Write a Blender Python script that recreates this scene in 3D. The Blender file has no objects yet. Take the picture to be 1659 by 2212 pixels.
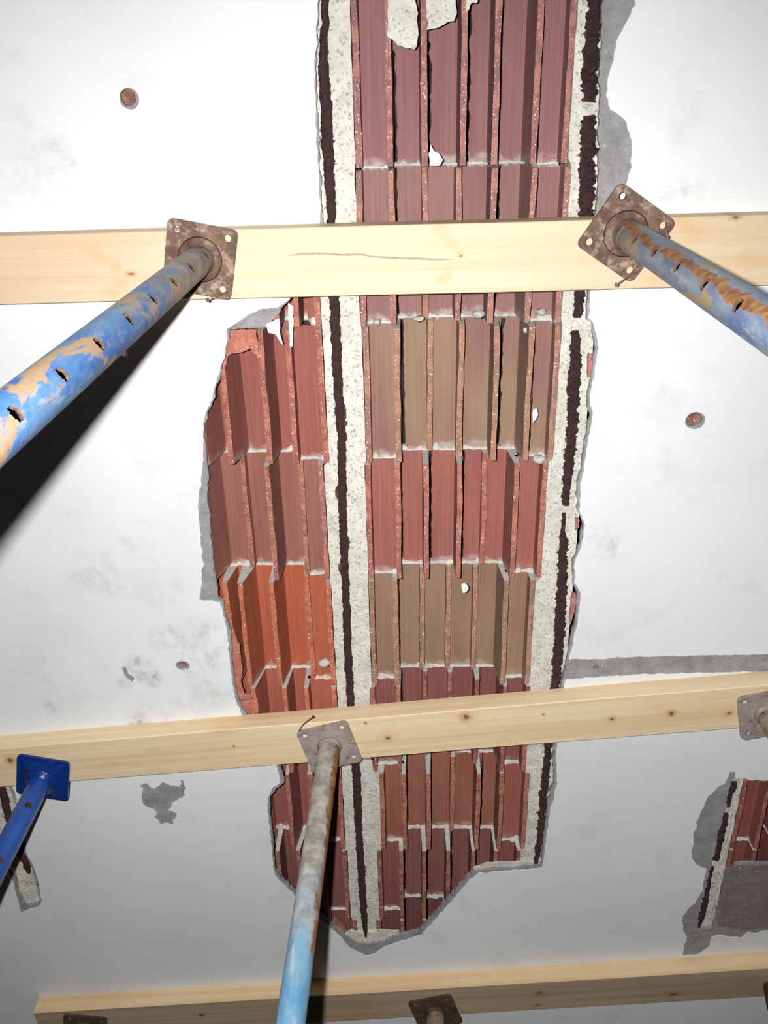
import bpy, bmesh, math, random
from mathutils import Vector, Matrix, noise
from mathutils.geometry import tessellate_polygon

random.seed(7)
scene = bpy.context.scene
C = scene.collection

# ------------------------------------------------------------------ camera
CZ = 1.0            # camera height above the floor
D = 1.6             # camera to ceiling plaster
F = 1880.0          # focal length in pixels of the 1659 x 2212 frame
PW, PH = 1659.0, 2212.0
_z = Vector((40.0, -911.0, F)).normalized()
_y = Vector((95.0, 0.0, F)); _y.y = -(_z.x*_y.x + _z.z*_y.z)/_z.y; _y.normalize()
_x = _y.cross(_z)
R = Matrix((_x, _y, _z))            # world from camera (right, down, forward)
cam = bpy.data.cameras.new('camera'); co = bpy.data.objects.new('camera', cam); C.objects.link(co)
cam.sensor_fit = 'HORIZONTAL'; cam.sensor_width = 36; cam.lens = F/PW*36; cam.clip_start = 0.02; cam.clip_end = 50
rot = Matrix((R.col[0], -R.col[1], -R.col[2])).transposed()
co.matrix_world = Matrix.Translation((0, 0, CZ)) @ rot.to_4x4()
scene.camera = co

# ------------------------------------------------------------------ world, light, exposure
w = bpy.data.worlds.new('world'); scene.world = w; w.use_nodes = True
w.node_tree.nodes['Background'].inputs[0].default_value = (0.6, 0.65, 0.8, 1)
w.node_tree.nodes['Background'].inputs[1].default_value = 0.006
ld = bpy.data.lights.new('camera_flash', 'SPOT'); lo = bpy.data.objects.new('camera_flash', ld); C.objects.link(lo)
ld.energy = 192; ld.spot_size = math.radians(128); ld.spot_blend = 1.0; ld.shadow_soft_size = 0.012
ld.color = (1.0, 1.0, 1.0)
lo.matrix_world = Matrix.Translation((-0.067, -0.028, CZ)) @ rot.to_4x4() @ Matrix.Rotation(math.radians(-9), 4, 'X')
vs = scene.view_settings
vs.view_transform = 'Standard'; vs.look = 'None'; vs.gamma = 1; vs.use_curve_mapping = False; vs.exposure = 0.0

def pt(px, py, h):
    """pixel of the photograph -> point on the horizontal plane h above the camera"""
    d = R @ Vector((px - PW/2, py - PH/2, F))
    return (d.x/d.z*h, d.y/d.z*h)
def P3(px, py, h):
    x, y = pt(px, py, h); return Vector((x, y, CZ + h))

# ------------------------------------------------------------------ materials
class N:
    def __init__(s, name, rough=0.8, metal=0.0):
        s.m = bpy.data.materials.new(name); s.m.use_nodes = True; s.t = s.m.node_tree
        s.b = s.t.nodes['Principled BSDF']; s.b.inputs['Roughness'].default_value = rough
        s.b.inputs['Metallic'].default_value = metal
        s.tc = s.t.nodes.new('ShaderNodeTexCoord')
    def n(s, k, **kw):
        o = s.t.nodes.new(k)
        for a, v in kw.items(): setattr(o, a, v)
        return o
    def l(s, a, b): s.t.links.new(a, b)
    def coord(s, sc=(1, 1, 1), loc=(0, 0, 0), src=None):
        mp = s.n('ShaderNodeMapping'); mp.inputs['Scale'].default_value = sc; mp.inputs['Location'].default_value = loc
        s.l(src or s.tc.outputs['Object'], mp.inputs['Vector']); return mp.outputs[0]
    def noise(s, scale, detail=4, sc=(1, 1, 1), loc=(0, 0, 0), rough=0.55, dist=0.0):
        t = s.n('ShaderNodeTexNoise'); t.inputs['Scale'].default_value = scale; t.inputs['Detail'].default_value = detail
        t.inputs['Roughness'].default_value = rough; t.inputs['Distortion'].default_value = dist
        s.l(s.coord(sc, loc), t.inputs['Vector']); return t.outputs['Fac']
    def voro(s, scale, loc=(0, 0, 0)):
        t = s.n('ShaderNodeTexVoronoi'); t.inputs['Scale'].default_value = scale
        s.l(s.coord(loc=loc), t.inputs['Vector']); return t.outputs['Distance']
    def ramp(s, f, lo, hi, a=0.0, b=1.0):
        r = s.n('ShaderNodeMapRange'); r.inputs[1].default_value = lo; r.inputs[2].default_value = hi
        r.inputs[3].default_value = a; r.inputs[4].default_value = b; s.l(f, r.inputs[0]); return r.outputs[0]
    def mix(s, f, a, b):
        m = s.n('ShaderNodeMix', data_type='RGBA')
        for i, v in ((6, a), (7, b)):
            if isinstance(v, tuple): m.inputs[i].default_value = (*v, 1)
            else: s.l(v, m.inputs[i])
        if isinstance(f, float): m.inputs[0].default_value = f
        else: s.l(f, m.inputs[0])
        return m.outputs[2]
    def math(s, op, a, b):
        m = s.n('ShaderNodeMath', operation=op)
        for i, v in enumerate((a, b)):
            if isinstance(v, (int, float)): m.inputs[i].default_value = v
            else: s.l(v, m.inputs[i])
        return m.outputs[0]
    def out(s, c): s.l(c, s.b.inputs['Base Color'])
    def bump(s, f, strength=0.3, dist=0.002):
        b = s.n('ShaderNodeBump'); b.inputs['Strength'].default_value = strength; b.inputs['Distance'].default_value = dist
        s.l(f, b.inputs['Height']); s.l(b.outputs[0], s.b.inputs['Normal'])

M = {}
def m_plaster():
    a = N('white_plaster', 0.75)
    c = a.mix(a.ramp(a.noise(1.6, 6, loc=(3.1, 0, 0)), .45, .75, 0, .6), (.77, .785, .785), (.64, .655, .66))
    c = a.mix(a.ramp(a.noise(5, 9, loc=(1, 7, 0), rough=.7), .54, .72, 0, .40), c, (.50, .505, .50))
    c = a.mix(a.ramp(a.noise(28, 8, loc=(5, 2, 0), rough=.75), .68, .76, 0, .5), c, (.45, .44, .42))
    # grey smears where the skim coat has worn thin
    fine = a.ramp(a.noise(55, 9, loc=(2, 9, 4), rough=.75), .47, .62)
    big = a.ramp(a.noise(14, 5, loc=(6, 2, 4), dist=.4), .42, .60)
    for (px, py, r_, k) in ((120, 330, .03, .5), (90, 385, .05, .35), (140, 350, .02, .6), (380, 367, .006, .8), (462, 385, .04, .12), (1345, 435, .05, .5), (1475, 425, .035, .5), (1420, 455, .05, .25),
            (1300, 1175, .045, .4), (1280, 960, .04, .2), (1330, 1190, .03, .3), (265, 1190, .03, .55), (240, 1240, .055, .55), (180, 1235, .05, .35), (370, 1265, .025, .55), (360, 1380, .04, .7), (430, 1390, .07, .45),
            (300, 1440, .035, .9), (325, 1460, .03, .8), (270, 1475, .02, .8), (460, 1470, .08, .4), (110, 1530, .02, .9), (300, 1560, .035, .7), (375, 1540, .03, .5), (480, 1400, .06, .5), (130, 1440, .12, .25), (400, 680, .03, .3), (450, 590, .03, .25), (140, 1095, .05, .2)):
        x_, y_ = pt(px, py, D)
        vm = a.n('ShaderNodeVectorMath', operation='DISTANCE'); a.l(a.tc.outputs['Object'], vm.inputs[0]); vm.inputs[1].default_value = (x_, y_, CZ + D)
        m_ = a.ramp(vm.outputs['Value'], r_*.3, r_*1.3, 1, 0)
        m2 = a.math('MULTIPLY', a.math('MULTIPLY', m_, big), a.math('MULTIPLY', a.math('ADD', fine, .35), k))
        c = a.mix(m2, c, (.40, .40, .385))
    a.out(c); a.bump(a.noise(22, 8), .25, .002); return a.m
def m_cement(name, c1, c2, pit=.35):
    a = N(name, 0.95)
    c = a.mix(a.ramp(a.noise(30, 8), .35, .65), c1, c2)
    c = a.mix(a.ramp(a.noise(190, 5, loc=(4, 4, 4)), .56, .66, 0, pit), c, tuple(v*.42 for v in c1))
    c = a.mix(a.ramp(a.noise(90, 3, loc=(9, 1, 4)), .66, .72, 0, .6), c, (.72, .66, .55))
    c = a.mix(a.ramp(a.voro(60), .12, .22, pit*.7, 0), c, (.30, .31, .33))
    a.out(c); a.bump(a.noise(120, 8, rough=.7), .7, .004); return a.m
def m_clay(name, broken=False):
    a = N(name, 0.85)
    oi = a.n('ShaderNodeObjectInfo'); base = oi.outputs['Color']
    f = a.math('MULTIPLY', a.ramp(a.noise(4.5, 2, sc=(1.6, .5, 1)), .35, .6), oi.outputs['Alpha'])
    c = a.mix(f, base, (.29, .185, .115))
    dark = a.mix(.30, c, (.08, .03, .03))
    c = a.mix(a.ramp(a.noise(9, 6, sc=(1, .35, 1), rough=.65), .4, .75, 0, .8), c, dark)
    # fine extrusion lines along the block
    c = a.mix(a.ramp(a.noise(220, 2, sc=(1, .02, .3)), .4, .7, 0, .07), c, (.75, .50, .42))
    c = a.mix(a.ramp(a.voro(45), .035, .05, .6, 0), c, (.06, .025, .02))
    if broken:
        lit = a.mix(.45, c, (.62, .25, .16))
        c = a.mix(a.ramp(a.noise(60, 6), .4, .6), c, lit)
        c = a.mix(a.ramp(a.noise(260, 2, loc=(3, 3, 3)), .63, .69, 0, .9), c, (.85, .66, .56))
        a.bump(a.noise(200, 6), .45, .003)
    else:
        # mortar dust at the end of the block, next to the joint
        sp = a.n('ShaderNodeSeparateXYZ'); a.l(a.tc.outputs['Object'], sp.inputs[0])
        d = a.math('ADD', sp.outputs[1], a.ramp(a.noise(32, 6, rough=.7), .35, .7, -.020, .012))
        c = a.mix(a.ramp(d, -.020, .004, 0, .7), c, (.50, .44, .39))
        a.bump(a.noise(90, 5, sc=(1, .2, 1)), .25, .002)
    a.out(c); return a.m
def m_rust(name, c1, c2, c3, metal=.2, rough=.75, sc=25, f3=(.52, .7)):
    a = N(name, rough, metal)
    c = a.mix(a.ramp(a.noise(sc, 7, rough=.65), .4, .62), c1, c2)
    c = a.mix(a.ramp(a.noise(sc*1.6, 7, loc=(7, 3, 1), rough=.7), f3[0], f3[1]), c, c3)
    a.out(c); a.bump(a.noise(sc*6, 6), .6, .003); return a.m
def m_paint(name, blue, blue2, tan, grey, patch, top, stripe=None, rough=.5, wob=.2, wear=.6):
    """old paint on a steel tube: blue with bare patches, grey and bare towards its upper end"""
    a = N(name, rough, .1)
    c = a.mix(a.ramp(a.noise(22, 7, sc=(1, 1, .45), rough=.6), .42, .58), blue, blue2)
    c = a.mix(a.ramp(a.noise(70, 6, sc=(1, 1, .22), loc=(2, 2, 2), rough=.7), .55, .66, 0, wear), c, (.50, .50, .47))
    c = a.mix(a.ramp(a.noise(110, 7, sc=(1, 1, .12), loc=(6, 2, 7), rough=.75), .56, .64, 0, wear), c, tuple(v*.55 for v in tan))
    c = a.mix(a.ramp(a.noise(14, 5, sc=(1, 1, .55), loc=(5, 1, 3), dist=.6), patch, patch + .035), c, tan)
    sp = a.n('ShaderNodeSeparateXYZ'); a.l(a.tc.outputs['Object'], sp.inputs[0])
    g = a.math('ADD', sp.outputs[2], a.ramp(a.noise(16, 8, sc=(1, 1, .5), loc=(8, 8, 1), rough=.7), .3, .7, -wob, wob))
    gm = a.mix(a.ramp(a.noise(35, 7, loc=(1, 5, 1)), .4, .6), grey, tuple(v*.55 for v in grey))
    c = a.mix(a.ramp(g, top - .11, top + .11), c, gm)
    if stripe:
        s2 = a.math('ADD', a.math('ADD', a.math('MULTIPLY', sp.outputs[0], stripe[0]), a.math('MULTIPLY', sp.outputs[1], stripe[1])), a.ramp(a.noise(22, 9, sc=(1, 1, .4), loc=(4, 0, 9), rough=.75), .3, .7, -.011, .011))
        c = a.mix(a.math('MULTIPLY', a.ramp(s2, stripe[2], stripe[2] + .003), a.ramp(s2, stripe[3], stripe[3] + .003, 1, 0)), c, a.mix(a.ramp(a.noise(60, 6), .4, .6), (.40, .19, .06), (.20, .075, .03)))
    a.out(c); a.bump(a.noise(80, 7), .35, .002); return a.m
def m_wood(name, c1, c2, knots, seed, soft=(), grain=1.0):
    a = N(name, 0.6)
    # grain, bent around every knot
    src = a.tc.outputs['Object']
    sp = a.n('ShaderNodeSeparateXYZ'); a.l(src, sp.inputs[0])
    yy = sp.outputs[1]
    ks = []
    for (kx, ky, r, st) in knots:
        dx = a.math('MULTIPLY', a.math('SUBTRACT', sp.outputs[0], kx), 1/st)
        dy = a.math('SUBTRACT', sp.outputs[1], ky)
        d = a.math('SQRT', a.math('ADD', a.math('MULTIPLY', dx, dx), a.math('MULTIPLY', dy, dy)), 0)
        ks.append((d, r))
        g = a.math('MULTIPLY', a.math('DIVIDE', dy, a.math('ADD', d, r)), a.ramp(d, 0, r*5, -r*1.6, 0))
        yy = a.math('ADD', yy, g)
    cb = a.n('ShaderNodeCombineXYZ'); a.l(sp.outputs[0], cb.inputs[0]); a.l(yy, cb.inputs[1]); a.l(sp.outputs[2], cb.inputs[2])
    def gn(scale, sc, loc, detail=4):
        t = a.n('ShaderNodeTexNoise'); t.inputs['Scale'].default_value = scale; t.inputs['Detail'].default_value = detail
        a.l(a.coord(sc, loc, cb.outputs[0]), t.inputs['Vector']); return t.outputs['Fac']
    c = a.mix(a.ramp(gn(10, (.12, 5, 5), (seed, 0, 0)), .40, .66, 0, grain), c1, c2)
    c = a.mix(a.ramp(gn(60, (.04, 5, 5), (0, seed, 0), 2), .55, .75, 0, .30*grain), c, tuple(v*.62 for v in c2))
    c = a.mix(a.ramp(gn(2.2, (1, 2, 2), (seed, seed, 0), 3), .48, .75, 0, .4*grain), c, (c2[0]*.9, c2[1]*.68, c2[2]*.45))
    for (kx, ky, r, st) in soft:
        dx = a.math('MULTIPLY', a.math('SUBTRACT', sp.outputs[0], kx), 1/st)
        dy = a.math('SUBTRACT', sp.outputs[1], ky)
        d = a.math('SQRT', a.math('ADD', a.math('MULTIPLY', dx, dx), a.math('MULTIPLY', dy, dy)), 0)
        d = a.math('ADD', d, a.ramp(a.noise(40, 4), .3, .7, -r*.3, r*.3))
        c = a.mix(a.ramp(d, 0, r*1.5, .55, 0), c, (.66, .40, .17))
    for d, r in ks:
        dn = a.math('ADD', d, a.ramp(a.noise(120, 3), .3, .7, -r*.25, r*.25))
        c = a.mix(a.ramp(dn, r*.9, r*2.6, .55, 0), c, (.42, .20, .07))
        c = a.mix(a.ramp(dn, r*.6, r*.95, .9, 0), c, (.20, .075, .03))
    a.out(c); a.bump(gn(60, (.04, 5, 5), (0, seed, 0), 2), .2, .001); return a.m

M['plaster'] = m_plaster()
M['cement'] = m_cement('grey_cement_render', (.26, .25, .25), (.36, .35, .345))
M['concrete'] = m_cement('pitted_concrete', (.60, .58, .51), (.76, .73, .64), .8)
M['mortar'] = m_cement('pale_mortar', (.52, .49, .44), (.70, .67, .61), .5)
M['clay'] = m_clay('fired_clay')
M['broken'] = m_clay('broken_clay', True)
M['rebar'] = m_rust('corroded_steel', (.030, .012, .014), (.050, .018, .018), (.15, .055, .02), 0, .9, 60, (.64, .76))
M['ruststain'] = m_rust('rust_flakes', (.075, .028, .018), (.22, .095, .04), (.03, .012, .01), 0, .95, 70, (.47, .62))
M['plate'] = m_rust('rusty_plate', (.20, .115, .075), (.105, .055, .042), (.40, .33, .23), .1, .7, 30, (.50, .66))
M['greyplate'] = m_rust('grey_scaled_plate', (.40, .34, .31), (.31, .25, .23), (.20, .09, .045), .1, .6, 30, (.54, .68))
M['darkplate'] = m_rust('dark_rusty_plate', (.07, .042, .028), (.11, .065, .04), (.04, .025, .02), .1, .8, 30)
M['blueplate'] = m_rust('glossy_blue_enamel', (.005, .030, .17), (.006, .036, .20), (.006, .02, .11), 0, .22, 12)
M['nail'] = m_rust('bright_nail_steel', (.45, .40, .35), (.35, .28, .22), (.25, .15, .1), .7, .4, 60)
M['dark'] = m_rust('dark_hollow', (.02, .012, .01), (.03, .018, .014), (.02, .01, .01), 0, .9, 60)
M['rustdark'] = m_rust('dark_bare_steel', (.11, .055, .03), (.06, .03, .02), (.25, .12, .05), .1, .85, 60)
M['paint1'] = m_paint('worn_blue_paint_tan_patches', (.025, .125, .37), (.10, .22, .40), (.40, .255, .145), (.30, .26, .22), .515, .76, None, .5, .28, .45)
M['paint2'] = m_paint('worn_blue_paint_ochre_streak', (.09, .155, .30), (.21, .26, .33), (.36, .25, .14), (.31, .28, .25), .56, .90, (.5, -.86, .001, .015), .5, .28, .55)
M['paint3'] = m_paint('faded_sky_blue_paint', (.075, .26, .46), (.18, .35, .48), (.40, .38, .34), (.46, .44, .39), .62, .60, (1, 0, .0125, .04), .5, .12, .6)
M['paint4'] = m_paint('glossy_blue_paint', (.005, .055, .27), (.008, .075, .34), (.03, .03, .05), (.006, .05, .27), .80, 1.6, None, .25, .2, .0)
M['paint5'] = m_rust('dull_steel_tube', (.25, .17, .10), (.35, .30, .26), (.12, .06, .03), .2, .6, 25)
M['outer'] = m_rust('outer_tube_red_primer', (.22, .05, .03), (.30, .09, .05), (.12, .05, .03), .1, .6, 12)

# ------------------------------------------------------------------ helpers
def link(name, me, mats, parent=None, smooth=False, loc=None):
    o = bpy.data.objects.new(name, me)
    for k in mats if isinstance(mats, (list, tuple)) else [mats]:
        me.materials.append(M[k] if isinstance(k, str) else k)
    if smooth:
        for p in me.polygons: p.use_smooth = True
    if loc: o.location = loc
    if parent: o.parent = parent
    C.objects.link(o); return o
def bmobj(name, bm, mats, parent=None, smooth=False, loc=None, fix=True):
    if fix: bmesh.ops.recalc_face_normals(bm, faces=bm.faces)
    me = bpy.data.meshes.new(name); bm.to_mesh(me); bm.free()
    return link(name, me, mats, parent, smooth, loc)
def tag(o, label=None, cat=None, group=None, kind=None):
    if label: o['label'] = label
    if cat: o['category'] = cat
    if group: o['group'] = group
    if kind: o['kind'] = kind
    return o
def rough(poly, step=.006, amp=.0022, seed=0.0):
    out = []; n = len(poly)
    for i in range(n):
        a = Vector(poly[i]); b = Vector(poly[(i+1) % n]); d = b - a; L = d.length
        k = max(1, min(200, int(L/step))); nrm = Vector((-d.y, d.x))/max(L, 1e-6)
        for j in range(k):
            p = a + d*j/k
            v = noise.noise(Vector((p.x*60, p.y*60, seed)))*1.2 + noise.noise(Vector((p.x*220, p.y*220, seed)))*.8
            out.append(tuple(p + nrm*v*amp))
    return out
def slab(bm, outer, holes, z0, z1, mi=0, me_=None):
    """horizontal plate between z0 (underside) and z1 with holes"""
    loops = [outer] + holes
    flat = [p for l in loops for p in l]
    tris = tessellate_polygon([[Vector((x, y, 0)) for x, y in l] for l in loops])
    lo_ = [bm.verts.new((x, y, z0)) for x, y in flat]; hi_ = [bm.verts.new((x, y, z1)) for x, y in flat]
    for t in tris:
        for vs_, tt in ((lo_, t), (hi_, t[::-1])):
            try: f = bm.faces.new([vs_[i] for i in tt]); f.material_index = mi
            except ValueError: pass
    k = 0
    for l in loops:
        n = len(l)
        for i in range(n):
            a, b = k+i, k+(i+1) % n
            try: f = bm.faces.new((lo_[a], lo_[b], hi_[b], hi_[a])); f.material_index = mi if me_ is None else me_
            except ValueError: pass
        k += n
def box(bm, a, b, mi=0):
    v = [bm.verts.new((x, y, z)) for z in (a[2], b[2]) for y in (a[1], b[1]) for x in (a[0], b[0])]
    for f in ((0, 1, 3, 2), (4, 6, 7, 5), (0, 4, 5, 1), (2, 3, 7, 6), (0, 2, 6, 4), (1, 5, 7, 3)):
        bm.faces.new([v[i] for i in f]).material_index = mi
def tube(bm, pts, rad, n=16, cap=True, mi=0):
    """tube along points; rad is a number or a function of (index, angle)"""
    rings = []
    for i, p in enumerate(pts):
        p = Vector(p); a = Vector(pts[max(i-1, 0)]); b = Vector(pts[min(i+1, len(pts)-1)])
        d = (b-a).normalized(); u = d.cross(Vector((0.31, 0.9, 0.17))).normalized(); v = d.cross(u)
        rings.append([bm.verts.new(p + (u*math.cos(t) + v*math.sin(t))*(rad(i, t) if callable(rad) else rad)) for t in [2*math.pi*k/n for k in range(n)]])
    for a, b in zip(rings, rings[1:]):
        for k in range(n): bm.faces.new((a[k], a[(k+1) % n], b[(k+1) % n], b[k])).material_index = mi
    if cap:
        bm.faces.new(rings[0]).material_index = mi; bm.faces.new(rings[-1]).material_index = mi

def lump(x, y, z, r, seed, name='chip'):
    bm = bmesh.new(); bmesh.ops.create_icosphere(bm, subdivisions=2, radius=1)
    for v in bm.verts:
        k = 1 + .45*noise.noise(v.co*1.7 + Vector((seed, 0, 0))); v.co = Vector((v.co.x*r[0]*k + x, v.co.y*r[1]*k + y, v.co.z*r[2]*k + z))
    return bm

# ------------------------------------------------------------------ the setting
Zc = CZ + D
X0, X1, Y0, Y1 = -2.6, 2.6, -1.8, 4.2
def px_poly(pts, h=D): return [pt(x, y, h) for x, y in pts]
def circle(px, py, r, n=22, h=D, seed=0, e=1.0):
    cx, cy = pt(px, py, h)
    return [(cx + math.cos(t)*r*(1+.10*noise.noise(Vector((math.cos(t)*1.5, math.sin(t)*1.5, seed)))), cy + math.sin(t)*r*e*(1+.10*noise.noise(Vector((math.cos(t), math.sin(t), seed+3))))) for t in [2*math.pi*k/n for k in range(n)]]

main_hole = [(692, -30), (686, 60), (684, 150), (688, 300), (693, 400), (696, 480), (680, 560), (640, 628), (632, 642), (618, 655), (602, 668), (560, 671), (530, 690),
    (497, 712), (490, 760), (478, 800), (465, 850), (447, 895), (441, 930), (446, 980), (450, 1030), (449, 1080), (455, 1160), (463, 1230), (472, 1292), (483, 1300),
    (486, 1330), (498, 1360), (502, 1430), (508, 1480), (518, 1520), (540, 1560), (575, 1620), (607, 1660), (613, 1690), (594, 1706), (583, 1722), (582, 1742), (588, 1800), (594, 1880), (606, 1897),
    (640, 1930), (690, 1975), (722, 2003), (745, 2022), (768, 2036), (800, 2040), (825, 2034), (850, 2024), (905, 2012), (930, 1985), (975, 1935), (1010, 1895), (1025, 1882),
    (1090, 1876), (1168, 1870), (1172, 1830), (1180, 1760), (1188, 1710), (1196, 1690), (1194, 1640), (1200, 1560), (1210, 1490), (1222, 1440), (1228, 1400), (1243, 1340),
    (1248, 1280), (1237, 1260), (1237, 1210), (1252, 1180), (1257, 1130), (1248, 1100), (1248, 1050), (1256, 1010), (1263, 960), (1273, 900), (1268, 860), (1279, 800),
    (1285, 750), (1277, 700), (1266, 690), (1270, 625), (1280, 540), (1287, 460), (1292, 400), (1296, 200), (1301, 0), (1302, -30)]
skim_hole = [(690, -40), (683, 60), (680, 150), (685, 300), (690, 400), (693, 480), (676, 560), (636, 628), (628, 640), (612, 653), (598, 664), (558, 667), (526, 687),
    (493, 709), (487, 758), (475, 798), (462, 848), (445, 893), (438, 930), (440, 980), (436, 1030), (430, 1070), (430, 1110), (434, 1160), (438, 1210), (436, 1260), (431, 1294), (478, 1300),
    (483, 1330), (492, 1360), (497, 1430), (503, 1480), (512, 1520), (532, 1565), (568, 1620), (600, 1660), (606, 1690), (588, 1702), (580, 1720), (578, 1742), (584, 1800), (591, 1882), (603, 1900),
    (638, 1934), (688, 1979), (712, 2001), (735, 2022), (755, 2045), (775, 2056), (792, 2064), (812, 2058), (826, 2046), (856, 2036), (910, 2018), (936, 1990), (980, 1940), (1014, 1900), (1030, 1887),
    (1090, 1881), (1172, 1874), (1177, 1830), (1186, 1760), (1198, 1712), (1203, 1690), (1200, 1640), (1205, 1560), (1216, 1492), (1222, 1466), (1400, 1455), (1659, 1450), (1900, 1441), (1900, 1403), (1659, 1412), (1400, 1417), (1228, 1424), (1234, 1400), (1248, 1340),
    (1254, 1280), (1241, 1260), (1241, 1210), (1256, 1180), (1261, 1130), (1253, 1100), (1252, 1050), (1261, 1010), (1268, 960), (1279, 900), (1273, 860), (1285, 800),
    (1292, 750), (1284, 700), (1272, 686), (1276, 625), (1290, 540), (1305, 470), (1330, 425), (1352, 400), (1363, 360), (1364, 305), (1352, 268), (1340, 250), (1318, 236), (1309, 205), (1312, 170), (1322, 140), (1330, 90), (1350, 50), (1372, 10), (1376, -40)]
hole_c = [(1580, 1684), (1600, 1682), (1650, 1688), (1780, 1694), (1780, 1870), (1659, 1868), (1608, 1866), (1590, 1868), (1577, 1890), (1560, 1935), (1548, 1985), (1540, 2004), (1506, 2010), (1516, 1960), (1532, 1885), (1546, 1830), (1566, 1750)]
skim_c = [(1576, 1668), (1588, 1666), (1588, 1680), (1610, 1681), (1659, 1685), (1790, 1690), (1790, 2003), (1659, 2009), (1635, 2014), (1612, 2014), (1600, 2026), (1556, 2020), (1535, 2022), (1530, 2045), (1505, 2062),
    (1474, 2064), (1476, 2040), (1483, 2022), (1473, 2000), (1475, 1975), (1500, 1948), (1518, 1922), (1520, 1905), (1526, 1876), (1505, 1868), (1494, 1850), (1498, 1800), (1508, 1765), (1525, 1728), (1550, 1698), (1566, 1690)]
hole_d = [(-90, 1690), (18, 1698), (30, 1730), (40, 1780), (52, 1840), (66, 1868), (78, 1905), (86, 1940), (82, 1954), (52, 1960), (40, 1930), (30, 1890), (0, 1830), (-90, 1800)]
skim_d = [(-95, 1680), (26, 1690), (36, 1726), (46, 1776), (57, 1838), (72, 1866), (84, 1905), (90, 1944), (84, 1958), (54, 1966), (46, 1972), (36, 1934), (25, 1892), (-4, 1840), (-95, 1812)]
patch_l = [(303, 1694), (318, 1692), (334, 1704), (350, 1688), (368, 1695), (386, 1697), (392, 1684), (402, 1702), (394, 1722), (372, 1735), (364, 1748), (384, 1756), (371, 1778), (350, 1780), (336, 1768), (338, 1752), (318, 1742), (308, 1736), (304, 1715)]
patch_m = [(262, 1440), (272, 1438), (280, 1456), (292, 1466), (286, 1474), (270, 1462)]
drill = [(277, 210, .0135, 1.0), (1498, 905, .016, .9), (392, 1434, .013, .8), (1287, 1441, .006, 1.0)]

rect = [(X0, Y0), (X1, Y0), (X1, Y1), (X0, Y1)]
ceiling_bm = bmesh.new()
holes = [rough(px_poly(main_hole), .006, .0030, 1), rough(px_poly(hole_c), .008, .0035, 2), rough(px_poly(hole_d), .008, .0035, 3)]
slab(ceiling_bm, rect, holes + [circle(a, b, r, e=e, seed=a) for a, b, r, e in drill], Zc, Zc + .011)
ceiling = bmobj('ceiling', ceiling_bm, 'cement'); tag(ceiling, kind='structure')
sk = bmesh.new()
slab(sk, rect, [rough(px_poly(skim_hole), .006, .0026, 5), rough(px_poly(skim_c), .008, .0035, 6), rough(px_poly(skim_d), .008, .003, 7),
    rough(px_poly(patch_l), .004, .0065, 8), rough(px_poly(patch_m), .005, .003, 9)]
    + [circle(a + 3, b + 3, r*1.22, e=e, seed=a + 9, n=30) for a, b, r, e in drill[:3]], Zc - .0022, Zc - .0001)
skim = bmobj('skim_coat', sk, 'plaster', ceiling); tag(skim, 'smooth white skim coat over grey render')
# thin concrete topping above the blocks, near-black so rib slots read as shadow
M['topping'] = m_rust('shade_dark_concrete', (.03, .022, .02), (.02, .015, .014), (.04, .03, .025), 0, .95, 30)
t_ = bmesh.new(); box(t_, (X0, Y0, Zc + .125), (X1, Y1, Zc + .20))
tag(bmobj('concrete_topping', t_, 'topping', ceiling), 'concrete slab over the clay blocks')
# bits of clay behind the drilled holes
for a, b, r, e in drill:
    x, y = pt(a, b, D); k = bmesh.new(); box(k, (x-.03, y-.03, Zc + .0115), (x+.03, y+.03, Zc + .016))
    o = bmobj('clay_backing', k, 'broken', ceiling); o.color = (.17, .075, .065, 0)

# ---- clay blocks
JY = [-.430, -.155, .122, .397, .673, .943, 1.222, 1.479, 1.733, 1.987, 2.24]
TIP = {'L': .0125, 'M': .040, 'S': .072}
DEEP, FLANGE = .090, .048
def rib_mesh(x, L, length, kind, exR=0.0, exL=0.0, top=DEEP, seed=0, hw=.0052):
    bm = bmesh.new(); n = 26; z0 = TIP[kind]
    rows = []
    for i in range(n+1):
        y = L*i/n - L
        nz = noise.noise(Vector((seed*3.1, y*20, 0)))*.0035 + noise.noise(Vector((seed*1.7, y*90, 5)))*.0012
        nx = noise.noise(Vector((seed*2.3, y*9, 9)))*.0022 + noise.noise(Vector((seed*.7, y*100, 2)))*.0004
        nw = noise.noise(Vector((seed*5.3, y*18, 4)))*.0014 + noise.noise(Vector((seed*5.3, y*150, 4)))*.0005
        zz = Zc + max(.0118, z0 + nz)
        rows.append([bm.verts.new(q) for q in ((x-hw+nx-nw, y, zz), (x+nx*.3, y, zz-.0008 if zz > Zc+.0128 else zz), (x+hw+nx+nw, y, zz),
                     (x+hw+.0015+exR*.85, y, Zc+top), (x-hw-.0015-exL*.85, y, Zc+top))])
    for a, b in zip(rows, rows[1:]):
        for k in range(5):
            f = bm.faces.new((a[k], a[(k+1) % 5], b[(k+1) % 5], b[k])); f.material_index = 1 if k in (0, 1) else 0
    f = bm.faces.new(rows[0]); f.material_index = 2
    f = bm.faces.new(rows[-1]); f.material_index = 1
    return bm
ncell = 0
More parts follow.
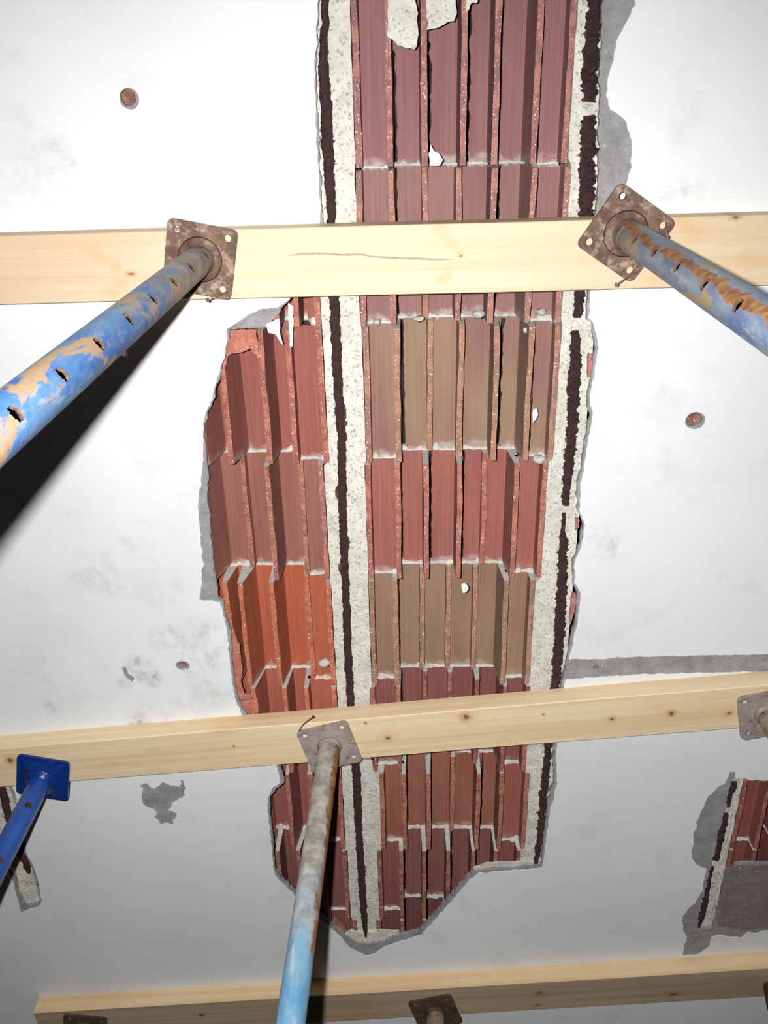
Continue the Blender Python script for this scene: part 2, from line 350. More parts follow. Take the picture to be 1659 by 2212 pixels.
def clay_row(col, row, ribs, flange_cells, tint, khaki=0.0, label=None, pxy=None):
    """ribs: list of (X, kind, extra_right, extra_left)"""
    global ncell
    y0 = JY[row] + .003; y1 = JY[row+1] - .003; L = y1 - y0
    bm = bmesh.new()
    n = len(ribs)
    for c in range(n-1):
        z = FLANGE if c in flange_cells else DEEP
        a, b = ribs[c][0], ribs[c+1][0]
        shade_slot = ribs[c][4] if len(ribs[c]) > 4 else 0
        if shade_slot:
            # added slot standing in for the rib's flash shadow: the shell starts a little further on, with a ragged edge
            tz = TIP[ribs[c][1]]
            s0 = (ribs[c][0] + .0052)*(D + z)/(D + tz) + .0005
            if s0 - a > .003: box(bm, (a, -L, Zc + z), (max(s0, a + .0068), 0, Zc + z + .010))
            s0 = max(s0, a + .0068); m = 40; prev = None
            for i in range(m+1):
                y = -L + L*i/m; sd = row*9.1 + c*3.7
                e = s0 + shade_slot*.001*(.85 + .7*noise.noise(Vector((sd, y*40, 0))) + .4*noise.noise(Vector((sd, y*170, 3))))
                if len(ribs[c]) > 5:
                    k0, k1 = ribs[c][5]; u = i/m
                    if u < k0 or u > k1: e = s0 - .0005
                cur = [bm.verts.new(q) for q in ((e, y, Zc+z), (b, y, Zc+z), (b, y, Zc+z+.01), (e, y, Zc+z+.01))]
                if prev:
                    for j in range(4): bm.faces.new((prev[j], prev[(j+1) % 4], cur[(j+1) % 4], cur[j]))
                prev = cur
        else: box(bm, (a, -L, Zc + z), (b, 0, Zc + z + .010))
    blk = bmobj('clay_block', bm, 'clay', ceiling, loc=(0, y1, 0)); blk.color = (*tint, khaki)
    if label: blk['label'] = label
    for i, rb in enumerate(ribs):
        x, kind = rb[0], rb[1]; exR = rb[2] if len(rb) > 2 else 0; exL = rb[3] if len(rb) > 3 else 0
        edge = (i == 0 and 0 in flange_cells) or (i == n-1 and n-2 in flange_cells)
        s = row*13.7 + i*3.3 + (50 if col == 'A' else 0)
        r = bmobj('rib', rib_mesh(x, L, L, kind, exR, exL, FLANGE if edge else DEEP, s), ['clay', 'broken', 'mortar'], blk)
        r.color = (*tint, khaki)
    # mortar squeezed out of the joint at the far end of the row
    mb = bmesh.new(); yj = JY[row+1]
    for c in range(n-1):
        z = FLANGE if c in flange_cells else DEEP
        a, b = ribs[c][0] + .004, ribs[c+1][0] - .004
        if b - a < .01: continue
        ncell += 1; k = max(3, int((b-a)/.005)); prev = None
        fat = .5 + random.random()
        for i in range(k+1):
            x = a + (b-a)*i/k; s = ncell*7.7
            wy = .0035 + .0105*fat*max(0, .22 + noise.noise(Vector((x*90, s, 0))))
            wb = .0030 + .0055*max(0, .35 + noise.noise(Vector((x*150, s, 4))))
            dz = .004 + .006*fat*max(0, .3 + noise.noise(Vector((x*70, s, 8))))
            cur = [mb.verts.new(q) for q in ((x, yj - wy, Zc+z+.002), (x, yj - wy*.55, Zc+z-dz*.7), (x, yj + .0005, Zc+z-dz), (x, yj + wb, Zc+z+.002), (x, yj+wb, Zc+z+.012), (x, yj-wy, Zc+z+.012))]
            if prev:
                for j in range(6): mb.faces.new((prev[j], prev[(j+1) % 6], cur[(j+1) % 6], cur[j]))
            else: mb.faces.new(cur)
            prev = cur
        mb.faces.new(prev)
    o = bmobj('mortar_joint', mb, 'mortar', ceiling); tag(o, kind='stuff')
    return blk
def rx(spec, py):
    """(px, kind, exR, exL) at image row py -> world X at the tip's own height"""
    return [(pt(s[0], py, D + TIP[s[1]])[0],) + tuple(s[1:]) for s in spec]
pink = (.245, .108, .108); red = (.315, .102, .078); org = (.42, .095, .036); dk = (.235, .073, .062); brn = (.31, .088, .055); kh = (.27, .155, .10)
B = [
 (0, 0, [(752, 'L'), (828, 'L'), (905, 'L'), (992, 'L'), (1070, 'L'), (1160, 'L'), (1238, 'L')], pink, 0),
 (1, 200, [(770, 'L'), (840, 'L', 0, 0, 6, (.35, 1)), (916, 'L', 0, 0, 7, (.28, 1)), (1001, 'L', 0, 0, 6), (1072, 'L', 0, 0, 3), (1159, 'L', 0, .006, 2), (1228, 'L')], pink, 0),
 (2, 520, [(779, 'L'), (847, 'L', 0, 0, 4), (918, 'S'), (990, 'M', 0, 0, 2.5, (.5, 1)), (1064, 'L', 0, 0, 5), (1147, 'L', 0, .01, 2), (1216, 'L')], (.25, .118, .113), .25),
 (3, 830, [(792, 'L'), (859, 'L', 0, 0, 7), (929, 'S'), (995, 'M', 0, 0, 1), (1071, 'L', 0, 0, 6.5), (1143, 'L', 0, .008, 2.5), (1199, 'L')], (.25, .12, .10), 1.0),
 (4, 1100, [(797, 'L'), (860, 'L', 0, 0, 2.5), (921, 'L', 0, 0, 7.5), (992, 'L', 0, 0, 4), (1045, 'S'), (1113, 'L', 0, .008), (1172, 'L')], red, .0),
 (5, 1340, [(804, 'L'), (855, 'L', 0, 0, 2), (912, 'S'), (968, 'S'), (1025, 'S'), (1091, 'L', 0, .008), (1146, 'L')], kh, .9),
 (6, 1530, [(806, 'L'), (861, 'L', 0, 0, 3.5), (918, 'S'), (971, 'S'), (1029, 'M', 0, 0, 2), (1090, 'L', 0, .008), (1138, 'L')], dk, 0),
 (7, 1720, [(826, 'L'), (873, 'L', 0, 0, 3), (926, 'L', 0, 0, 3), (977, 'S'), (1033, 'L', 0, 0, 5), (1083, 'L'), (1136, 'L')], brn, .25),
 (8, 1880, [(821, 'L'), (867, 'L', 0, 0, 4), (916, 'L', 0, 0, 6), (968, 'L', 0, 0, 6), (1022, 'L', 0, 0, 4), (1070, 'L'), (1118, 'L')], dk, .1),
 (9, 1985, [(818, 'L'), (869, 'L', 0, 0, 4), (917, 'L', 0, 0, 5), (965, 'L'), (1010, 'L'), (1060, 'L'), (1105, 'L')], (.17, .055, .05), 0),
]
B_edge, A_edge = {}, {}
for row, py, ribs, tint, khk in B:
    rr = rx(ribs, py); B_edge[row] = (rr[0][0], rr[-1][0])
    clay_row('B', row, rr, (0, 5), tint, khk)
A = [
 (2, 600, [(545, 'L'), (590, 'L'), (634, 'L'), (665, 'S'), (682, 'L')], (.29, .085, .06), 0),
 (3, 850, [(430, 'L', .02), (484, 'L', .02), (572, 'L', .008), (630, 'L'), (696, 'L')], (.285, .083, .062), 0),
 (4, 1100, [(395, 'L'), (443, 'L', .022), (534, 'S'), (584, 'L', .008), (656, 'M'), (698, 'L')], (.275, .083, .066), .2),
 (5, 1340, [(440, 'L'), (495, 'L', .01), (526, 'L', .02), (593, 'L', .012), (668, 'M'), (713, 'L')], org, 0),
 (6, 1530, [(480, 'L', .01), (550, 'L', .016), (618, 'L', .006), (665, 'L'), (724, 'L')], (.40, .105, .06), 0),
 (7, 1720, [(560, 'L'), (582, 'S'), (624, 'L', .012), (672, 'L', .004), (735, 'L')], (.30, .085, .065), 0),
 (8, 1850, [(560, 'L'), (600, 'L'), (645, 'L', .010), (695, 'L'), (745, 'L')], dk, 0),
 (9, 1985, [(600, 'L'), (655, 'L'), (708, 'L'), (765, 'L')], dk, 0),
]
for row, py, ribs, tint, khk in A:
    rr = rx(ribs, py); x = rr[0][0]; A_edge[row] = rr[-1][0]
    while x > -.46:
        x -= .06
        rr.insert(0, (x, 'L'))
    clay_row('A', row, rr, (len(rr)-2,), tint, khk)
for row in (7, 8):
    clay_row('C', row, [(.805, 'L'), (.862, 'L'), (.92, 'L'), (.98, 'L'), (1.04, 'L'), (1.10, 'L'), (1.16, 'L')], (0, 5), (.24, .068, .05), 0)

# ---- concrete joists with their corroded bars
def row_of(y):
    for i in range(10):
        if y < JY[i+1]: return i
    return 9
def joist(xa, xb, ya, yb, bar, seed, irr=1.0, bloom=0.0):
    """xa, xb functions of y; bar: list of (px, py, radius)"""
    bm = bmesh.new(); n = int((yb-ya)/.012); m = 8; rows = []
    for i in range(n+1):
        y = ya + (yb-ya)*i/n; a, b = xa(y), xb(y)
        a += noise.noise(Vector((seed, y*25, 0)))*.002; b += noise.noise(Vector((seed, y*25, 7)))*.002
        rows.append([bm.verts.new((a + (b-a)*j/m, y, Zc + .0135 + noise.noise(Vector((a*40+j*.9, y*40, seed)))*.0022)) for j in range(m+1)]
                    + [bm.verts.new((b, y, Zc+.124)), bm.verts.new((a, y, Zc+.124))])
    for r0, r1 in zip(rows, rows[1:]):
        k = len(r0)
        for j in range(k): bm.faces.new((r0[j], r0[(j+1) % k], r1[(j+1) % k], r1[j]))
    bm.faces.new(rows[0]); bm.faces.new(rows[-1])
    J = bmobj('concrete_joist', bm, 'concrete', ceiling)
    # bar
    for seg in bar:
        pts = []; rad = []
        for (ax, ay, ar), (bx, by, br) in zip(seg, seg[1:]):
            A_, B_ = Vector(pt(ax, ay, D+.006)), Vector(pt(bx, by, D+.006)); k = max(1, int((B_-A_).length/.0035))
            for i in range(k):
                t = i/k; p = A_.lerp(B_, t)
                jx = noise.noise(Vector((seed+3, p.y*45, 0)))*.0022
                pts.append((p.x + jx, p.y, Zc + .0085)); rad.append(ar + (br-ar)*t)
        bm = bmesh.new()
        tube(bm, pts, lambda i, t: rad[i]*(1 + irr*.35*noise.noise(Vector((math.cos(t)*1.3, math.sin(t)*1.3, pts[i][1]*95 + seed))) + irr*.30*noise.noise(Vector((math.cos(t)*2, seed, pts[i][1]*260)))), 10)
        bb = bmobj('reinforcing_bar', bm, 'rebar', J); bb['label'] = 'dark rust-eaten reinforcing bar'
        # rust crust on both sides of the bar
        bm = bmesh.new()
        for side in (-1, 1):
            prev = None
            for i, p in enumerate(pts):
                wv = rad[i]*(.80 + irr*.45*noise.noise(Vector((p[1]*60, side*5, seed))) + (.2+irr*.3)*noise.noise(Vector((p[1]*230, side*5, seed+2))) + bloom*2.2*max(0, noise.noise(Vector((p[1]*17, side*5, seed+8))) - .22))
                z = Zc + .0102
                cur = [bm.verts.new(q) for q in ((p[0], p[1], z), (p[0] + side*max(.001, wv + .001), p[1], z), (p[0] + side*max(.001, wv), p[1], Zc+.016), (p[0], p[1], Zc+.016))]
                if prev:
                    for j in range(4): bm.faces.new((prev[j], prev[(j+1) % 4], cur[(j+1) % 4], cur[j]))
                else: bm.faces.new(cur)
                prev = cur
            bm.faces.new(prev)
        c = bmobj('rust_crust', bm, 'ruststain', J); tag(c, 'orange-brown rust crust beside the bar', kind='stuff')
    return J
r = .0085
joist(lambda y: A_edge.get(row_of(y), -.165) + .0068, lambda y: B_edge[row_of(y)][0] - .0062, -.42, 2.4,
      [[(704, -40, .006), (701, 60, .006), (697, 150, .008), (704, 220, .010), (708, 330, .010), (716, 470, .0075), (722, 640, .0095), (728, 800, .009), (738, 950, .0085), (740, 1120, .0085), (746, 1260, .008), (751, 1400, .0085), (758, 1540, .0085),
        (770, 1680, .010), (775, 1800, .009), (781, 1900, .009), (787, 1990, .008), (791, 2026, .004)]], 1.0, .75, 1.0)
joist(lambda y: B_edge[row_of(y)][1] + .0062, lambda y: .352, -.42, 2.4,
      [[(1287, -40, .010), (1282, 60, .010), (1275, 150, .013), (1272, 225, .010)], [(1272, 250, .010), (1270, 330, .0125), (1266, 470, .012), (1256, 560, .010), (1253, 640, .009), (1246, 690, .007)],
       [(1244, 716, .007), (1242, 800, .0105), (1236, 930, .0095), (1228, 1020, .0085), (1220, 1095, .006)], [(1220, 1110, .003), (1216, 1145, .0035), (1218, 1170, .008), (1213, 1280, .010), (1207, 1400, .010), (1198, 1500, .009),
        (1184, 1620, .007), (1176, 1700, .008), (1168, 1800, .007), (1158, 1868, .006)]], 2.0, 1.9, .5)
joist(lambda y: .752, lambda y: .797, 1.2, 2.4,
      [[(1585, 1692, .008), (1578, 1712, .008), (1572, 1745, .005)], [(1566, 1760, .009), (1556, 1800, .012), (1550, 1828, .009), (1546, 1858, .010)], [(1538, 1874, .005), (1528, 1900, .009), (1522, 1940, .011), (1512, 1985, .011), (1507, 2004, .006)]], 3.0)
joist(lambda y: -1.06, lambda y: -.978, 1.2, 2.3,
      [[(-30, 1640, .009), (2, 1700, .009), (20, 1775, .009)], [(40, 1830, .010), (55, 1862, .010), (62, 1888, .005)]], 4.0)

# ---- remnants: bits of plaster, mortar and clay shell left hanging
def remnant(name, poly, h0, h1, mat, label, seed=0, step=.004, amp=.0022, tint=None):
    bm = bmesh.new(); slab(bm, rough(px_poly(poly, D + h0), step, amp, seed), [], Zc + h0, Zc + h1)
    o = bmobj(name, bm, mat, ceiling); o['label'] = label
    if tint: o.color = (*tint, 0)
    return o
remnant('plaster_remnant', [(838, -40), (837, 20), (838, 80), (848, 88), (858, 98), (868, 100), (880, 104), (896, 108), (902, 100), (903, 60), (900, 10), (900, -40)], .0105, .018, 'concrete', 'cream plaster remnant between the ribs, left of two', 11)
remnant('plaster_remnant', [(924, -40), (922, 10), (922, 66), (932, 64), (950, 60), (972, 48), (980, 46), (986, 30), (984, -40)], .0105, .018, 'concrete', 'cream plaster remnant between the ribs, right of two', 12)
remnant('plaster_remnant', [(1006, -40), (1006, 26), (1014, 22), (1018, 8), (1032, 6), (1036, -40)], .0105, .018, 'concrete', 'small cream plaster remnant at the top', 13)
remnant('plaster_remnant', [(930, 312), (938, 325), (946, 330), (956, 345), (950, 358), (930, 358), (927, 330)], .0105, .015, 'plaster', 'white plaster flake beside a rib', 14)
remnant('plaster_flake', [(1152, 884), (1160, 882), (1162, 895), (1156, 908), (1150, 914), (1150, 898)], .009, .013, 'plaster', 'white flake on a rib', 15)
remnant('plaster_flake', [(998, 1262), (1006, 1260), (1011, 1270), (1007, 1280), (998, 1280)], .009, .013, 'plaster', 'white flake at the end of a rib', 16)
remnant('plaster_flake', [(622, 655), (633, 660), (634, 690), (632, 745), (627, 752), (624, 700)], .009, .0125, 'plaster', 'pale plaster sliver beside a rib', 17, .003, .0012)
remnant('plaster_flake', [(575, 700), (603, 688), (606, 725), (611, 744), (604, 738), (594, 722), (580, 718)], .009, .0125, 'plaster', 'pale triangular plaster chip', 18, .003, .0012)
remnant('clay_shell', [(497, 711), (530, 688), (560, 670), (602, 667), (616, 655), (600, 680), (575, 706)], .0112, .019, 'cement', 'grey-pink scratched bottom shell left at the edge of the break', 19)
remnant('clay_shell', [(497, 714), (553, 712), (556, 738), (560, 775), (545, 762), (541, 753), (534, 757), (520, 763), (505, 762), (494, 768), (488, 790), (479, 812), (484, 770)], .0112, .019, 'broken', 'orange broken bottom shell with a curling edge', 20, tint=(.42, .13, .08))
remnant('clay_shell', [(512, 1516), (540, 1512), (556, 1508), (560, 1560), (570, 1620), (530, 1560)], .0112, .019, 'broken', 'orange broken bottom shell above the timber', 21, tint=(.42, .13, .08))
remnant('clay_shell', [(481, 1300), (487, 1306), (500, 1335), (502, 1352), (516, 1395), (524, 1440), (520, 1475), (528, 1500), (545, 1503), (540, 1512), (515, 1510), (503, 1470), (497, 1420), (494, 1370), (478, 1330)], .0112, .017, 'broken', 'ragged orange shell edge beside the white plaster', 22, tint=(.42, .13, .08))
remnant('clay_shell', [(975, 1937), (1010, 1897), (1022, 1884), (1014, 1902), (985, 1938), (935, 1990), (912, 2010), (908, 2006), (930, 1978)], .0112, .017, 'broken', 'thin dark clay edge along the diagonal break', 23, tint=(.25, .08, .06))
remnant('clay_shell', [(722, 1980), (745, 2002), (752, 2016), (760, 2030), (740, 2020), (715, 1998)], .0112, .017, 'broken', 'dark clay corner at the bottom of the break', 24, tint=(.28, .08, .06))
remnant('concrete_collar', [(746, 2018), (760, 2012), (780, 2016), (800, 2014), (826, 2012), (862, 2014), (850, 2026), (828, 2036), (812, 2042), (806, 2056), (792, 2060), (772, 2050), (758, 2036)], .006, .014, 'concrete', 'lumpy concrete lip at the bottom end of the break', 25)
remnant('mortar_lip', [(1022, 1876), (1050, 1866), (1090, 1864), (1150, 1862), (1172, 1858), (1174, 1868), (1100, 1874), (1040, 1882)], .006, .0115, 'mortar', 'pale lip along the bottom edge of the break', 26)
remnant('clay_shell', [(1271, 764), (1281, 768), (1283, 786), (1276, 812), (1270, 816), (1269, 790)], .004, .012, 'broken', 'small pink clay chip in the right rim, upper', 31, .004, .0012, tint=(.30, .13, .12))
remnant('clay_shell', [(1243, 1120), (1252, 1122), (1251, 1138), (1244, 1146)], .004, .012, 'broken', 'small pink clay chip in the right rim, middle', 32, .004, .0012, tint=(.30, .13, .12))
remnant('clay_shell', [(1236, 1282), (1245, 1284), (1243, 1316), (1232, 1350), (1230, 1330)], .004, .012, 'broken', 'small pink clay chip in the right rim, lower', 33, .004, .0012, tint=(.30, .15, .14))
M['brownback'] = m_cement('brown_grey_cement', (.20, .165, .155), (.26, .22, .21))
bm = bmesh.new(); slab(bm, rough(px_poly([(1566, 1876), (1600, 1870), (1790, 1872), (1790, 1998), (1659, 2004), (1600, 2008), (1552, 2000), (1545, 1975), (1556, 1930)]), .006, .004, 34), [], Zc - .0012, Zc + .001)
o = bmobj('exposed_render', bm, 'brownback', ceiling); o['label'] = 'brown-grey bared render below the small break at the right'
for (px, py, sx, sy, sd) in ((743, 915, .0065, .0085, 1),):
    o = bmobj('pebble', lump(*pt(px, py, D+.012), Zc+.013, (sx, sy, .004), sd), M['ruststain'], ceiling, True); o['label'] = 'ochre pebble set in the concrete joist'
# mortar clinging on ribs
for i, (px, py, a, b) in enumerate(((815, 697, .008, .006), (735, 978, .012, .006), (1165, 995, .014, .010), (1135, 715, .004, .006), (1130, 930, .003, .005), (905, 690, .010, .005), (1035, 680, .012, .008), (700, 1435, .014, .010), (1170, 675, .010, .006), (700, 990, .010, .007))):
    o = bmobj('mortar_lump', lump(*pt(px, py, D+.03), Zc+.036, (a, b, .012), i*3.3), 'mortar', ceiling, True)

# ---- floor and walls
M['ground'] = m_cement('dark_dusty_screed', (.10, .09, .08), (.14, .125, .11))
f_ = bmesh.new(); box(f_, (X0, Y0, -.1), (X1, Y1, 0)); tag(bmobj('floor', f_, 'ground'), kind='structure')
for nm, a, b in (('wall_left', (X0-.1, Y0, 0), (X0, Y1, Zc)), ('wall_right', (X1, Y0, 0), (X1+.1, Y1, Zc)), ('wall_front', (X0, Y1, 0), (X1, Y1+.1, Zc)), ('wall_back', (X0, Y0-.1, 0), (X1, Y0, Zc))):
    f_ = bmesh.new(); box(f_, a, b); tag(bmobj(nm, f_, 'ground'), kind='structure')

# ------------------------------------------------------------------ timber beams
def beam(xa, ya, xb, yb, w_, t, mat, label, split=None):
    """(xa,ya)-(xb,yb): world line of the near edge (smaller y); w_ width; t thickness"""
    d = Vector((xb-xa, yb-ya)); L = d.length; ang = math.atan2(d.y, d.x)
    bm = bmesh.new(); n = 40
    rows = []
    for i in range(n+1):
        x = L*i/n; j = noise.noise(Vector((x*3, ya*9, 0)))*.0012
        rows.append([bm.verts.new(q) for q in ((x, j, -t), (x, j, 0), (x, w_+j, 0), (x, w_+j, -t))])
    for a, b in zip(rows, rows[1:]):
        for k in range(4): bm.faces.new((a[k], a[(k+1) % 4], b[(k+1) % 4], b[k]))
    bm.faces.new(rows[0]); bm.faces.new(rows[-1])
    bmesh.ops.recalc_face_normals(bm, faces=bm.faces)
    ed = [e for e in bm.edges if abs(e.verts[0].co.x - e.verts[1].co.x) > 1e-5 and min(e.verts[0].co.z, e.verts[1].co.z) < -t*.9]
    bmesh.ops.bevel(bm, geom=ed, offset=.0015, segments=1, affect='EDGES')
    o = bmobj('timber_beam', bm, mat, loc=(xa, ya, Zc - .0024)); o.rotation_euler.z = ang
    tag(o, label, 'beam', None); return o
def beam_knots(xa, ya, xb, yb, lst, h):
    c, s = math.cos(math.atan2(yb-ya, xb-xa)), math.sin(math.atan2(yb-ya, xb-xa)); out = []
    for px, py, r_, st in lst:
        x, y = pt(px, py, h); x -= xa; y -= ya; out.append((x*c + y*s, -x*s + y*c, r_, st))
    return out
HB = D - .05
b1 = (-1.30, .2155, 1.20, .199); b2 = (-1.40, 1.391, 1.25, 1.130); b3 = (-1.055, 2.284, 1.35, 2.051)
M['pine1'] = m_wood('fresh_pine', (.71, .555, .38), (.66, .49, .30), beam_knots(*b1, [(283, 592, .0022, 2.5), (996, 553, .0020, 1.5), (1590, 470, .003, 2)], HB), 1.3,
    beam_knots(*b1, [(195, 540, .010, 1.8), (222, 560, .009, 1.6), (250, 578, .008, 1.5), (278, 590, .006, 1.4), (243, 632, .012, 1.6), (262, 612, .008, 1.3), (948, 488, .010, 1.5), (963, 508, .009, 1.3), (976, 528, .008, 1.2), (990, 548, .006, 1.1), (968, 588, .008, 1.5), (955, 605, .010, 1.6), (1410, 605, .012, 2), (1470, 480, .014, 1.6), (1500, 500, .012, 1.8), (1620, 560, .015, 2.5)], HB), .75)
M['pine2'] = m_wood('knotty_pine', (.80, .64, .42), (.72, .53, .31), beam_knots(*b2, [(1007, 1549, .0075, 1), (1450, 1541, .0055, 1), (838, 1594, .004, 1.2), (1322, 1553, .004, 1), (1174, 1543, .0025, 1), (790, 1562, .0025, 1), (22, 1642, .008, 1), (505, 1612, .0025, 1), (1575, 1541, .004, 1)], HB), 5.1,
    beam_knots(*b2, [(665, 1552, .010, 3), (620, 1556, .008, 3), (838, 1594, .014, 1.6), (1007, 1549, .016, 1.5), (1450, 1541, .014, 1.4), (1322, 1553, .012, 1.5), (240, 1652, .008, 3), (330, 1620, .010, 1.5), (60, 1640, .02, 2), (1575, 1541, .012, 1.6), (480, 1580, .012, 2.5)], HB))
M['pine3'] = m_wood('weathered_pine', (.80, .60, .36), (.68, .48, .27), beam_knots(*b3, [(296, 2152, .007, 1), (205, 2172, .005, 1.5), (442, 2128, .004, 1)], HB), 9.4)
M['pine3b'] = m_wood('darker_underside_pine', (.50, .38, .26), (.40, .29, .19), beam_knots(*b3, [(1165, 2145, .008, 1.4), (1455, 2148, .006, 2.5), (435, 2192, .006, 1.5), (1160, 2172, .004, 2)], HB), 4.4)
beam(*b1, .118, .046, 'pine1', 'pale fresh pine plank across the top with a long split in its face')
beam(*b2, .113, .048, 'pine2', 'knotty pine plank across the middle, under the blue and grey props')
B3 = beam(*b3, .112, .048, ['pine3', 'pine3b'], 'dull pine plank along the bottom with a darker brown underside')
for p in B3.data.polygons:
    if p.normal.z < -.9: p.material_index = 1  # downward faces take the darker pine
# drying split of the first plank
bm = bmesh.new()
pts = [(622, 553), (650, 549), (700, 548), (740, 551), (780, 550), (800, 554), (850, 558), (900, 559), (950, 561), (982, 560)]
up = [P3(x, y - 1.6 - 1.6*math.sin(i*1.9)**2 if 0 < i < 9 else y - .3, HB) for i, (x, y) in enumerate(pts)]; dn = [P3(x, y + (2.0 if 0 < i < 9 else .3), HB) for i, (x, y) in enumerate(pts)]
top_z = Zc - .0024 - .046
vv = [[bm.verts.new((p.x, p.y, z)) for p in a] for a in (up, dn) for z in (top_z - .0004, top_z + .002)]
for i in range(len(pts)-1):
    for a, b in ((0, 1), (1, 3), (3, 2), (2, 0)): bm.faces.new((vv[a][i], vv[a][i+1], vv[b][i+1], vv[b][i]))
M['split'] = m_rust('split_wood', (.46, .36, .27), (.38, .28, .20), (.5, .38, .28), 0, .9, 60)
sp_ = bmobj('split', bm, 'split'); sp_['label'] = 'long brown drying split'
bo = [o for o in bpy.data.objects if o.name == 'timber_beam'][0]
bpy.context.view_layer.update(); sp_.parent = bo; sp_.matrix_parent_inverse = bo.matrix_world.inverted()

# ------------------------------------------------------------------ steel props
ZB = Zc - .0024 - .048
def rounded_square(s, r_, n=5):
    out = []
    for cx, cy, a0 in ((s-r_, s-r_, 0), (-s+r_, s-r_, 90), (-s+r_, -s+r_, 180), (s-r_, -s+r_, 270)):
        for k in range(n+1):
            t = math.radians(a0 + 90*k/n); out.append((cx + r_*math.cos(t), cy + r_*math.sin(t)))
    return out
def prop(px, py, deg, rad, plate_mat, tube_mat, label, holes=None, tilt=(0, 0), pyramid=False, zb=ZB, pitch=.1145, hole_dir=None, off0=.043, size=.0605, collar=.0135):
    x, y = pt(px, py, zb - CZ)
    root = bpy.data.objects.new('steel_prop', None); C.objects.link(root)
    root.location = (x, y, 0.0); tag(root, label, 'prop', 'steel props holding up the planks')
    H = zb
    th = .006; s = size; ho = s - .0165
    bm = bmesh.new()
    hl = [[(sx*ho + .0062*math.cos(2*math.pi*k/12), sy*ho + .0062*math.sin(2*math.pi*k/12)) for k in range(12)] for sx in (-1, 1) for sy in (-1, 1)]
    slab(bm, rounded_square(s, .011), hl, H - th, H)
    if pyramid:
        q = [(-.052, -.052), (.052, -.052), (.052, .052), (-.052, .052)]
        a = [bm.verts.new((u, v, H - th - .0003)) for u, v in q]; b = [bm.verts.new((u*.45, v*.45, H - th - .012)) for u, v in q]
        for k in range(4): bm.faces.new((a[k], a[(k+1) % 4], b[(k+1) % 4], b[k]))
        bm.faces.new(b); bm.faces.new(a)
    pl = bmobj('head_plate', bm, plate_mat, root); pl.rotation_euler.z = math.radians(deg)
    # weld collar round the tube
    bm = bmesh.new(); n = 28; rings = []
    for rr_, zz in ((rad + .0005, 0), (rad + collar, 0), (rad + collar*.8, -.003), (rad + collar*.3, -.006), (rad + .0005, -.011)):
        rings.append([bm.verts.new((rr_*math.cos(2*math.pi*k/n), rr_*math.sin(2*math.pi*k/n), H - th + zz - (.012 if pyramid else 0))) for k in range(n)])
    for a, b in zip(rings, rings[1:]):
        for k in range(n): bm.faces.new((a[k], a[(k+1) % n], b[(k+1) % n], b[k]))
    bmobj('weld_collar', bm, plate_mat, root, True)
    # perforated inner tube
    zt = H - th; z_low = 1.12
    ang = math.atan2(-y, -x) if hole_dir is None else math.radians(hole_dir)
    bm = bmesh.new(); nseg = 40
    inner = .0035
    # grid with openings: each pin hole is cut through the wall on both sides
    da = 2*math.pi/nseg
    zs = []; z = zt
    hz = [zt - off0 - k*pitch for k in range(14)] if holes is None else holes
    hr = .0078
    zset = {zt, z_low}
    for h_ in hz:
        if h_ - hr < z_low: continue
        for t in (-1, -.7, 0, .7, 1): zset.add(h_ + t*hr)
    zs = sorted(zset)
    full = [zs[0]]
    for a in zs[1:]:
        g = a - full[-1]
        for k in range(1, max(1, int(g/.03))): full.append(full[-1] + .03 if full[-1] + .03 < a - .005 else full[-1])
        full.append(a)
    zs = sorted(set(round(v, 5) for v in full))
    def ring_at(rr_): return [[bm.verts.new((rr_*math.cos(ang + k*da), rr_*math.sin(ang + k*da), v)) for k in range(nseg)] for v in zs]
    ho_, hi_ = ring_at(rad), ring_at(rad - inner)
    hk = max(1, round(hr/rad/da))
    def open_(i, k):
        zc = (zs[i] + zs[i+1])/2
        for h_ in hz:
            dz = (zc - h_)/hr
            if abs(dz) < 1:
                ww = hk if abs(dz) < .7 else max(1, hk-1)
                kk = k if k < nseg/2 else k - nseg
                if -ww <= kk < ww: return True
                kk2 = k - nseg//2
                if -ww <= kk2 < ww: return True
        return False
    m_ = len(zs)
    for i in range(m_-1):
        for k in range(nseg):
            k2 = (k+1) % nseg
            if open_(i, k):
                continue
            bm.faces.new((ho_[i][k], ho_[i][k2], ho_[i+1][k2], ho_[i+1][k]))
            bm.faces.new((hi_[i][k2], hi_[i][k], hi_[i+1][k], hi_[i+1][k2])).material_index = 1
            for (ni, nk, e) in ((i, (k+1) % nseg, 'r'), (i, (k-1) % nseg, 'l'), (i+1, k, 't'), (i-1, k, 'b')):
                if 0 <= ni < m_-1 and open_(ni, nk):
                    pr_ = {'r': ((i, k2), (i+1, k2)), 'l': ((i, k), (i+1, k)), 't': ((i+1, k), (i+1, k2)), 'b': ((i, k), (i, k2))}[e]
                    (p, q), (r2, s2) = pr_
                    try: bm.faces.new((ho_[p][q], ho_[r2][s2], hi_[r2][s2], hi_[p][q])).material_index = 1
                    except ValueError: pass
    for k in range(nseg):
        k2 = (k+1) % nseg
        for i in (0, m_-1): bm.faces.new((ho_[i][k], ho_[i][k2], hi_[i][k2], hi_[i][k]))
    bmesh.ops.remove_doubles(bm, verts=bm.verts, dist=1e-6)
    for e in bm.edges:
        if len(e.link_faces) != 2 or e.calc_face_angle(0) > .6: e.smooth = False
    for v in bm.verts: v.co.z -= 1.5           # paint coordinates measured around 1.5 m
    tb = bmobj('inner_tube', bm, [tube_mat, 'rustdark'], root, True, loc=(0, 0, 1.5), fix=False)
    # outer tube, collar nut, pin, foot
    ro = rad + .0065
    bm = bmesh.new(); tube(bm, [(0, 0, .006), (0, 0, 1.30)], ro, 28); bmobj('outer_tube', bm, 'outer', root, True)
